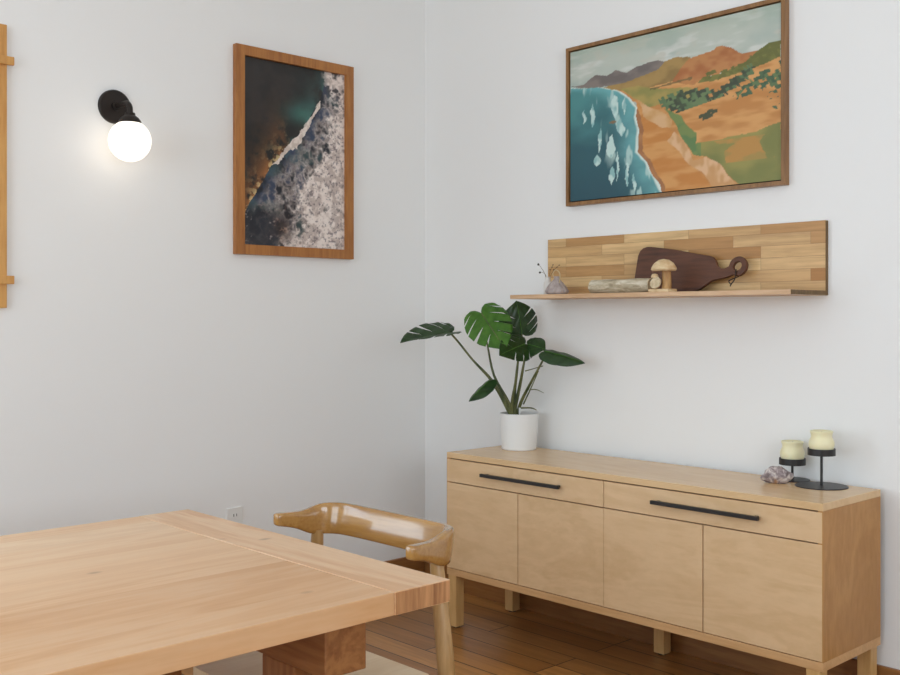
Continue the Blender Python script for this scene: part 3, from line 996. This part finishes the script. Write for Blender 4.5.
def canvas_mesh(name, pix, to3d, mat, parent):
    """A flat sheet with one colour per grid point: the picture's own pigment."""
    ny, nx = pix.shape[:2]
    uu, vv = np.meshgrid(np.linspace(0, 1, nx), np.linspace(0, 1, ny))
    co = np.array([to3d(u, v) for u, v in zip(uu.ravel(), vv.ravel())], dtype=np.float32)
    idx = np.arange(nx * ny).reshape(ny, nx)
    fa = np.stack([idx[:-1, :-1], idx[:-1, 1:], idx[1:, 1:], idx[1:, :-1]], -1).reshape(-1, 4)
    me = bpy.data.meshes.new(name)
    me.from_pydata(co.tolist(), [], fa.tolist())
    at = me.color_attributes.new('pigment', 'FLOAT_COLOR', 'POINT')
    rgba = np.ones((ny * nx, 4), np.float32)
    rgba[:, :3] = np.clip(pix.reshape(-1, 3), 0, 1)
    at.data.foreach_set('color', rgba.ravel())
    me.materials.append(mat)
    o_ = bpy.data.objects.new(name, me)
    COL.objects.link(o_)
    o_.parent = parent
    return o_


def mitred(bm, a0, a1, b0, b1, w_, d0, d1, to3d):
    """Four mitred bars around a rectangle (outer a0..a1, b0..b1), width w_, from depth d0 to d1."""
    o_ = [(a0, b0), (a1, b0), (a1, b1), (a0, b1)]
    i_ = [(a0 + w_, b0 + w_), (a1 - w_, b0 + w_), (a1 - w_, b1 - w_), (a0 + w_, b1 - w_)]
    res = []
    for k in range(4):
        j = (k + 1) % 4
        b_ = bmesh.new()
        q = [o_[k], o_[j], i_[j], i_[k]]
        lo_ = [b_.verts.new(to3d(x, z, d0)) for x, z in q]
        hi_ = [b_.verts.new(to3d(x, z, d1)) for x, z in q]
        b_.faces.new(lo_)
        b_.faces.new(hi_)
        for m_ in range(4):
            n_ = (m_ + 1) % 4
            b_.faces.new((lo_[m_], lo_[n_], hi_[n_], hi_[m_]))
        res.append(b_)
    return res


POLY = {
    'far': [(-0.001, 0.769), (0.079, 0.769), (0.139, 0.815), (0.198, 0.792), (0.248, 0.82), (0.297, 0.788), (0.357, 0.812), (0.393, 0.82), (0.455, 0.823), (0.493, 0.804), (0.478, 0.737), (0.385, 0.721), (0.223, 0.726), (0.122, 0.734)],
    'hillolive': [(0.139, 0.72), (0.321, 0.731), (0.462, 0.766), (0.493, 0.804), (0.545, 0.818), (0.597, 0.808), (0.626, 0.784), (0.56, 0.707), (0.53, 0.673), (0.416, 0.666), (0.223, 0.687)],
    'orange': [(0.526, 0.674), (0.56, 0.735), (0.604, 0.789), (0.669, 0.806), (0.718, 0.811), (0.728, 0.826), (0.753, 0.828), (0.794, 0.803), (0.834, 0.759), (0.907, 0.757), (0.861, 0.704), (0.794, 0.668), (0.683, 0.664), (0.626, 0.626)],
    'green': [(1.0, 0.789), (0.954, 0.786), (0.907, 0.757), (0.848, 0.702), (0.766, 0.665), (0.669, 0.662), (0.647, 0.634), (0.739, 0.63), (0.848, 0.654), (0.926, 0.67), (1.0, 0.694)],
    'gold': [(0.173, 0.712), (0.321, 0.707), (0.523, 0.682), (0.626, 0.65), (0.739, 0.634), (0.848, 0.654), (1.0, 0.699), (1.01, -0.01), (0.484, -0.01), (0.353, 0.583)],
    'sea': [(-0.001, 0.759), (0.164, 0.728), (0.264, 0.681), (0.321, 0.619), (0.356, 0.553), (0.349, 0.496), (0.365, 0.405), (0.357, 0.27), (0.399, 0.205), (0.43, 0.123), (0.469, 0.041), (0.479, -0.01), (-0.01, -0.01)],
    'beach': [(0.356, 0.572), (0.416, 0.527), (0.485, 0.44), (0.534, 0.354), (0.51, 0.306), (0.567, 0.217), (0.611, 0.135), (0.668, 0.075), (0.717, -0.01), (0.484, -0.01), (0.469, 0.041), (0.43, 0.123), (0.399, 0.205), (0.36, 0.269), (0.365, 0.405), (0.353, 0.495)],
    'wet': [(0.356, 0.553), (0.376, 0.481), (0.387, 0.401), (0.381, 0.27), (0.423, 0.205), (0.453, 0.12), (0.492, 0.038), (0.494, -0.01), (0.479, -0.01), (0.469, 0.041), (0.43, 0.123), (0.399, 0.205), (0.36, 0.269), (0.365, 0.405), (0.349, 0.496)],
    'cliffa': [(0.356, 0.605), (0.416, 0.54), (0.462, 0.517), (0.53, 0.44), (0.525, 0.394), (0.477, 0.399), (0.423, 0.448), (0.387, 0.488), (0.377, 0.549)],
    'cliffb': [(0.504, 0.312), (0.537, 0.363), (0.574, 0.313), (0.608, 0.229), (0.625, 0.174), (0.685, 0.179), (0.745, 0.134), (0.777, 0.056), (0.827, -0.01), (0.717, -0.01), (0.668, 0.09), (0.603, 0.155), (0.559, 0.237)],
    'oliveband': [(0.273, 0.689), (0.353, 0.69), (0.462, 0.645), (0.597, 0.623), (0.683, 0.567), (0.597, 0.539), (0.492, 0.553), (0.416, 0.54), (0.337, 0.616)],
    'shrubA': [(0.447, 0.553), (0.485, 0.589), (0.567, 0.593), (0.669, 0.585), (0.725, 0.557), (0.773, 0.597), (0.848, 0.663), (0.885, 0.671), (0.877, 0.615), (0.807, 0.556), (0.711, 0.496), (0.626, 0.487), (0.567, 0.458), (0.492, 0.499)],
    'shrubB': [(0.794, 0.505), (0.834, 0.55), (0.9, 0.606), (0.965, 0.651), (1.0, 0.677), (1.01, 0.443), (0.965, 0.395), (0.936, 0.439), (0.947, 0.507), (0.913, 0.523), (0.874, 0.497), (0.834, 0.479)],
    'greenlow': [(0.492, 0.515), (0.567, 0.461), (0.589, 0.401), (0.643, 0.331), (0.637, 0.271), (0.739, 0.272), (0.807, 0.287), (0.9, 0.291), (0.965, 0.319), (1.0, 0.33), (1.01, -0.01), (0.834, -0.01), (0.78, 0.056), (0.745, 0.134), (0.685, 0.183), (0.625, 0.207), (0.567, 0.33), (0.545, 0.409)],
}


def landscape(nx=300, ny=196):
    U, V = np.meshgrid(np.linspace(0, 1, nx), np.linspace(0, 1, ny))
    n1, n2, n3 = fbm(nx, ny, 5, 6, 1), fbm(nx, ny, 14, 16, 2, 3), fbm(nx, ny, 40, 18, 3, 2)
    wob = 0.010
    Uw, Vw = U + (n2 - 0.5) * wob, V + (n3 - 0.5) * wob
    # blocky brush edges for the shrubs
    q = 62
    Ub, Vb = np.floor((U + 0.35 * V) * q) / q - 0.35 * V, np.floor((V - 0.25 * U) * q * 0.72) / (q * 0.72) + 0.25 * U
    rb = np.random.RandomState(5).rand(512, 512)
    cell = rb[(np.floor((V - 0.25 * U) * q * 0.72).astype(int) % 512), (np.floor((U + 0.35 * V) * q).astype(int) % 512)]
    streak = fbm(nx, ny, 9, 26, 8, 3)
    img = lerp(lerp(hx('#bcc3b8'), hx('#adb9b0'), sstep(0.35, 0.65, n1)), hx('#cfd2cb'), sstep(0.5, 0.75, streak))
    img = lerp(img, hx('#c3c2b5'), 0.7 * sstep(0.60, 0.78, fbm(nx, ny, 12, 18, 41, 3)))
    img = lerp(img, hx('#a3b4a2'), 0.5 * sstep(0.86, 1.0, V + 0.1 * (n1 - 0.5)))

    def put(name, c0, c1, noise, blocky=False, keep=None):
        nonlocal img
        m = inside(POLY[name], Ub if blocky else Uw, Vb if blocky else Vw)
        if keep is not None:
            m &= keep
        col = lerp(hx(c0), hx(c1), sstep(0.3, 0.7, noise))
        img = np.where(m[..., None], col, img)
        return m
    put('far', '#6f6763', '#857b74', n2)
    put('gold', '#c08447', '#d69f62', streak)
    put('hillolive', '#8f7443', '#a98a52', n2)
    put('orange', '#a9683b', '#bd834f', n2)
    put('green', '#5f6531', '#7c7b3e', n2)
    put('oliveband', '#8e8a4c', '#aa9654', n2)
    d = np.abs(V - (0.655 + 0.10 * (U - 0.45) - 0.12 * (U < 0.4) * 0)) + 0.02 * (n3 - 0.5)
    img = lerp(img, hx('#6a5f38'), 0.8 * ((d < 0.006) & (U > 0.42) & (U < 0.62)))
    gl = put('greenlow', '#7d7f46', '#98904f', n1)
    img = np.where((gl & (U > 0.72) & (V > 0.13) & (V < 0.27) & (n1 + 0.6 * (U - 0.8) > 0.52))[..., None], lerp(hx('#b98a48'), hx('#a48a4b'), sstep(.4, .6, n2)), img)
    img = np.where((gl & (U < 0.66))[..., None], lerp(hx('#61804e'), hx('#77894f'), sstep(.4, .6, n2)), img)
    put('beach', '#c4823f', '#d39a5b', streak)
    put('wet', '#a06c45', '#b27c4e', n2)
    put('cliffa', '#d7ae80', '#c9995f', n2)
    put('cliffb', '#dcb389', '#cb9a66', n3)
    put('shrubA', '#6d8258', '#5b7550', n2, True, cell > 0.05)
    put('shrubA', '#4b593f', '#414c3a', cell, True, (n2 + 0.5 * (cell - 0.5) > 0.52) & (U > 0.50))
    put('shrubB', '#657b50', '#4a654a', cell, True, n2 + 0.5 * (cell - 0.5) > 0.42)
    put('shrubB', '#4c5a3c', '#445f46', cell, True, n2 + 0.4 * (cell - 0.5) > 0.60)
    gm = inside([(0.62, 0.665), (0.85, 0.70), (1.0, 0.79), (1.0, 0.69), (0.86, 0.655), (0.75, 0.625)], Ub, Vb)
    img = np.where((gm & (cell > 0.45) & (U > 0.66))[..., None], lerp(hx('#5b5f30'), hx('#74743b'), n2), img)
    for cx_, cy_ in ((0.665, 0.432), (0.69, 0.44), (0.70, 0.425), (0.72, 0.447), (0.68, 0.418), (0.70, 0.452)):
        m = (np.abs(U - cx_) < 0.014) & (np.abs(V - cy_ - 0.25 * (U - cx_)) < 0.011)
        img = np.where(m[..., None], hx('#4a5038'), img)
    sea = inside(POLY['sea'], Uw, Vw)
    edge = np.interp(V, [0, .123, .205, .27, .405, .496, .553, .619, .681, .728, .76], [.479, .43, .399, .357, .365, .349, .356, .321, .264, .164, 0])
    ds = edge - U
    s = lerp(hx('#2f5c66'), hx('#4d8b8c'), sstep(0.35, 0.75, V + 0.35 * (n1 - 0.5)))
    s = lerp(s, hx('#6fb0b3'), (1 - sstep(0.02, 0.16, ds)) * (0.55 + 0.45 * n2))
    s = lerp(s, hx('#254a58'), 0.6 * sstep(0.30, 0.0, V) * sstep(0.12, 0.25, ds))
    vs = fbm(nx, ny, 34, 7, 12, 3)
    s = lerp(s, hx('#b9d6d0'), sstep(0.60, 0.72, vs) * (1 - sstep(0.10, 0.22, ds)) * 0.8)
    for (u0, v0, v1, wd) in ((0.075, 0.50, 0.60, 0.006), (0.25, 0.10, 0.30, 0.007), (0.30, 0.05, 0.22, 0.010), (0.34, 0.02, 0.14, 0.010), (0.29, 0.52, 0.64, 0.010), (0.115, 0.47, 0.63, 0.012), (0.162, 0.30, 0.46, 0.008), (0.148, 0.21, 0.29, 0.02), (0.222, 0.25, 0.41, 0.018), (0.225, 0.08, 0.20, 0.013), (0.24, 0.50, 0.66, 0.02), (0.27, 0.38, 0.50, 0.02)):
        f = (np.abs(U - u0 + 0.03 * (n2 - 0.5)) < wd * np.clip(np.sin(np.pi * np.clip((V - v0) / (v1 - v0), 0, 1)), 0, 1) * (0.5 + vs)) & (V > v0) & (V < v1)
        s = np.where(f[..., None], lerp(hx('#8fbcbb'), hx('#c5ded8'), sstep(.35, .6, n3)), s)
    m = (np.abs(U - 0.232) < 0.018) & (np.abs(V - 0.485) < 0.010 - 0.3 * np.abs(U - 0.232))
    s = np.where(m[..., None], hx('#7d6a50'), s)
    s = lerp(s, hx('#d5e4dc'), 1 - sstep(0.004, 0.016, ds + 0.01 * (n3 - 0.5)))
    img = np.where(sea[..., None], s, img)
    return img


def surf(nx=190, ny=300):
    U, V = np.meshgrid(np.linspace(0, 1, nx), np.linspace(0, 1, ny))
    a, b, c, e = fbm(nx, ny, 4, 6, 21, 5, 0.6), fbm(nx, ny, 10, 15, 22, 5, 0.6), fbm(nx, ny, 26, 40, 23, 4, 0.6), fbm(nx, ny, 6, 9, 24, 4)
    # distance below the breaking crest line (positive = lower right)
    line = np.interp(U, [-0.1, 0.012, 0.102, 0.267, 0.506, 0.735, 0.789, 1.1], [0.08, 0.161, 0.259, 0.428, 0.587, 0.83, 0.925, 1.25])
    d = line - V + 0.05 * (e - 0.5)
    img = lerp(hx('#1d1b19'), hx('#2b2523'), sstep(0.4, 0.7, a))
    above = np.clip(-d, 0, 1)
    near = np.exp(-above / 0.10) * (d < 0.02)
    img = lerp(img, hx('#3c6a66'), 0.75 * near * sstep(0.38, 0.5, U) * sstep(0.3, 0.65, b))
    img = lerp(img, hx('#b0733e'), 0.85 * near * (1 - sstep(0.33, 0.45, U)) * sstep(0.35, 0.6, b))
    img = lerp(img, hx('#d9bd86'), near ** 2 * (1 - sstep(0.36, 0.46, U)) * sstep(0.5, 0.62, c))
    navy = lerp(hx('#171b27'), hx('#36425a'), sstep(0.35, 0.7, b))
    ridge = 1 - np.abs(2 * b - 1) * 3.2
    ridge2 = 1 - np.abs(2 * fbm(nx, ny, 7, 11, 31, 4, 0.6) - 1) * 3.6
    web = np.clip(np.maximum(ridge, ridge2), 0, 1) ** 1.6
    foam = lerp(hx('#c4b4ac'), hx('#ecdfd7'), sstep(0.35, 0.6, c))
    dens = sstep(0.02, 0.60, d + 0.70 * (U - 0.66) - 0.25 * (V - 0.25) + 0.45 * (a - 0.5))
    f = np.clip(web * (0.45 + 0.6 * dens) * sstep(0.03, 0.14, d) + sstep(0.52, 0.95, dens + 0.75 * (b - 0.5) + 0.45 * (c - 0.5)) * 1.0, 0, 1)
    low = lerp(navy, foam, f)
    g_ = fbm(nx, ny, 60, 92, 44, 2)
    low = lerp(low, hx('#6d6468'), 0.75 * sstep(0.60, 0.75, g_ + 0.25 * (b - 0.5)) * f)
    low = lerp(low, hx('#f2e7df'), 0.7 * sstep(0.62, 0.72, c) * sstep(0.3, 0.7, f))
    low = lerp(low, hx('#51706f'), 0.35 * sstep(0.55, 0.7, e) * (1 - f))
    brown = np.exp(-(((U - 0.36) / 0.13) ** 2 + ((V - 0.10) / 0.09) ** 2))
    low = lerp(low, lerp(hx('#2a1b16'), hx('#8d6b58'), sstep(0.5, 0.75, c)), np.clip(brown * 1.1, 0, 1) * 0.9)
    dk = (1 - sstep(0.25, 0.38, U)) * (1 - sstep(0.14, 0.24, V))
    low = lerp(low, lerp(hx('#20222c'), hx('#8f8a88'), sstep(0.66, 0.8, c)), dk * 0.9)
    img = np.where((d > 0)[..., None], low, img)
    top = sstep(0.76, 0.86, U + 0.25 * (V - 0.9)) * sstep(0.82, 0.9, V)
    img = lerp(img, lerp(foam, hx('#3c3639'), sstep(0.5, 0.62, b)), top)
    crest = inside([(0.735, 0.836), (0.747, 0.792), (0.675, 0.727), (0.654, 0.68), (0.569, 0.611), (0.514, 0.548), (0.42, 0.514), (0.318, 0.448), (0.267, 0.442), (0.385, 0.521),
                    (0.454, 0.58), (0.576, 0.67), (0.675, 0.756)], U + 0.05 * (b - 0.5), V + 0.04 * (c - 0.5))
    img = np.where(crest[..., None], lerp(hx('#cfc0b4'), hx('#e6dad0'), sstep(.4, .6, c)), img)
    teal = np.exp(-(((U - 0.60) / 0.16) ** 2 + ((V - 0.74) / 0.05) ** 2)) * (d < 0)
    img = lerp(img, hx('#4d8a80'), np.clip(teal, 0, 1) * 0.55)
    return img


# landscape painting in a float frame on the right wall
A0, A1, B0, B1 = 1.0003, 2.0900, 1.9035, 2.6240
pf = thing('landscape_painting', (0, 0, 0), 'wide framed painting of a coastline with golden hills and teal sea', 'painting')
R3 = lambda x, z, d: (x, -d, z)
for k, b_ in enumerate(mitred(None, A0, A1, B0, B1, 0.016, 0.002, 0.034, R3)):
    obj('frame_bar', b_, M['frame_walnut'], pf)
M['gap_black'] = plain('black float gap', '#17120e', 0.9)
obj('backing', boxes((A0 + 0.016, A1 - 0.016, -0.008, -0.002, B0 + 0.016, B1 - 0.016)), M['gap_black'], pf)
cw = 0.021
obj('canvas', boxes((A0 + cw, A1 - cw, -0.0258, -0.008, B0 + cw, B1 - cw)), M['gap_black'], pf)
canvas_mesh('painted_face', landscape(), lambda u, v: (A0 + cw + u * (A1 - A0 - 2 * cw), -0.0262, B0 + cw + v * (B1 - B0 - 2 * cw)), M['pigment'], pf)

# surf photograph in an oak frame on the left wall
F0, F1, E0, E1 = -1.168, -0.500, 1.683, 2.632
ps = thing('surf_photograph', (0, 0, 0), 'tall oak-framed photograph of white surf breaking on dark water', 'framed picture')
L3 = lambda y, z, d: (d, y, z)
for b_ in mitred(None, F0, F1, E0, E1, 0.045, 0.002, 0.030, L3):
    obj('frame_bar', b_, M['frame_oak'], ps)
obj('backing', boxes((0.002, 0.012, F0 + 0.045, F1 - 0.045, E0 + 0.045, E1 - 0.045)), M['gap_black'], ps)
fw_ = 0.0452
canvas_mesh('print', surf(), lambda u, v: (0.0125, F0 + fw_ + u * (F1 - F0 - 2 * fw_), E0 + fw_ + v * (E1 - E0 - 2 * fw_)), M['print'], ps)

# wooden frame with crossed corners, mostly beyond the left edge of the photograph
of = thing('crossed_corner_frame', (0, 0, 0), 'pale golden wood frame with protruding crossbar ends at the far left edge', 'frame')
YR, YLf = -2.178, -2.72
for y in (YR - 0.055, YLf):
    obj('upright', boxes((0.004, 0.022, y, y + 0.055, 1.433, 2.522), bev=0.002), M['pine'], of)
for z in (1.541, 2.383):
    obj('crossbar', boxes((0.020, 0.036, YLf - 0.023, YR + 0.023, z - 0.016, z + 0.016), bev=0.002), M['pine'], of)
obj('panel', boxes((0.004, 0.010, YLf + 0.055, YR - 0.055, 1.555, 2.369)), M['glass_white'], of)
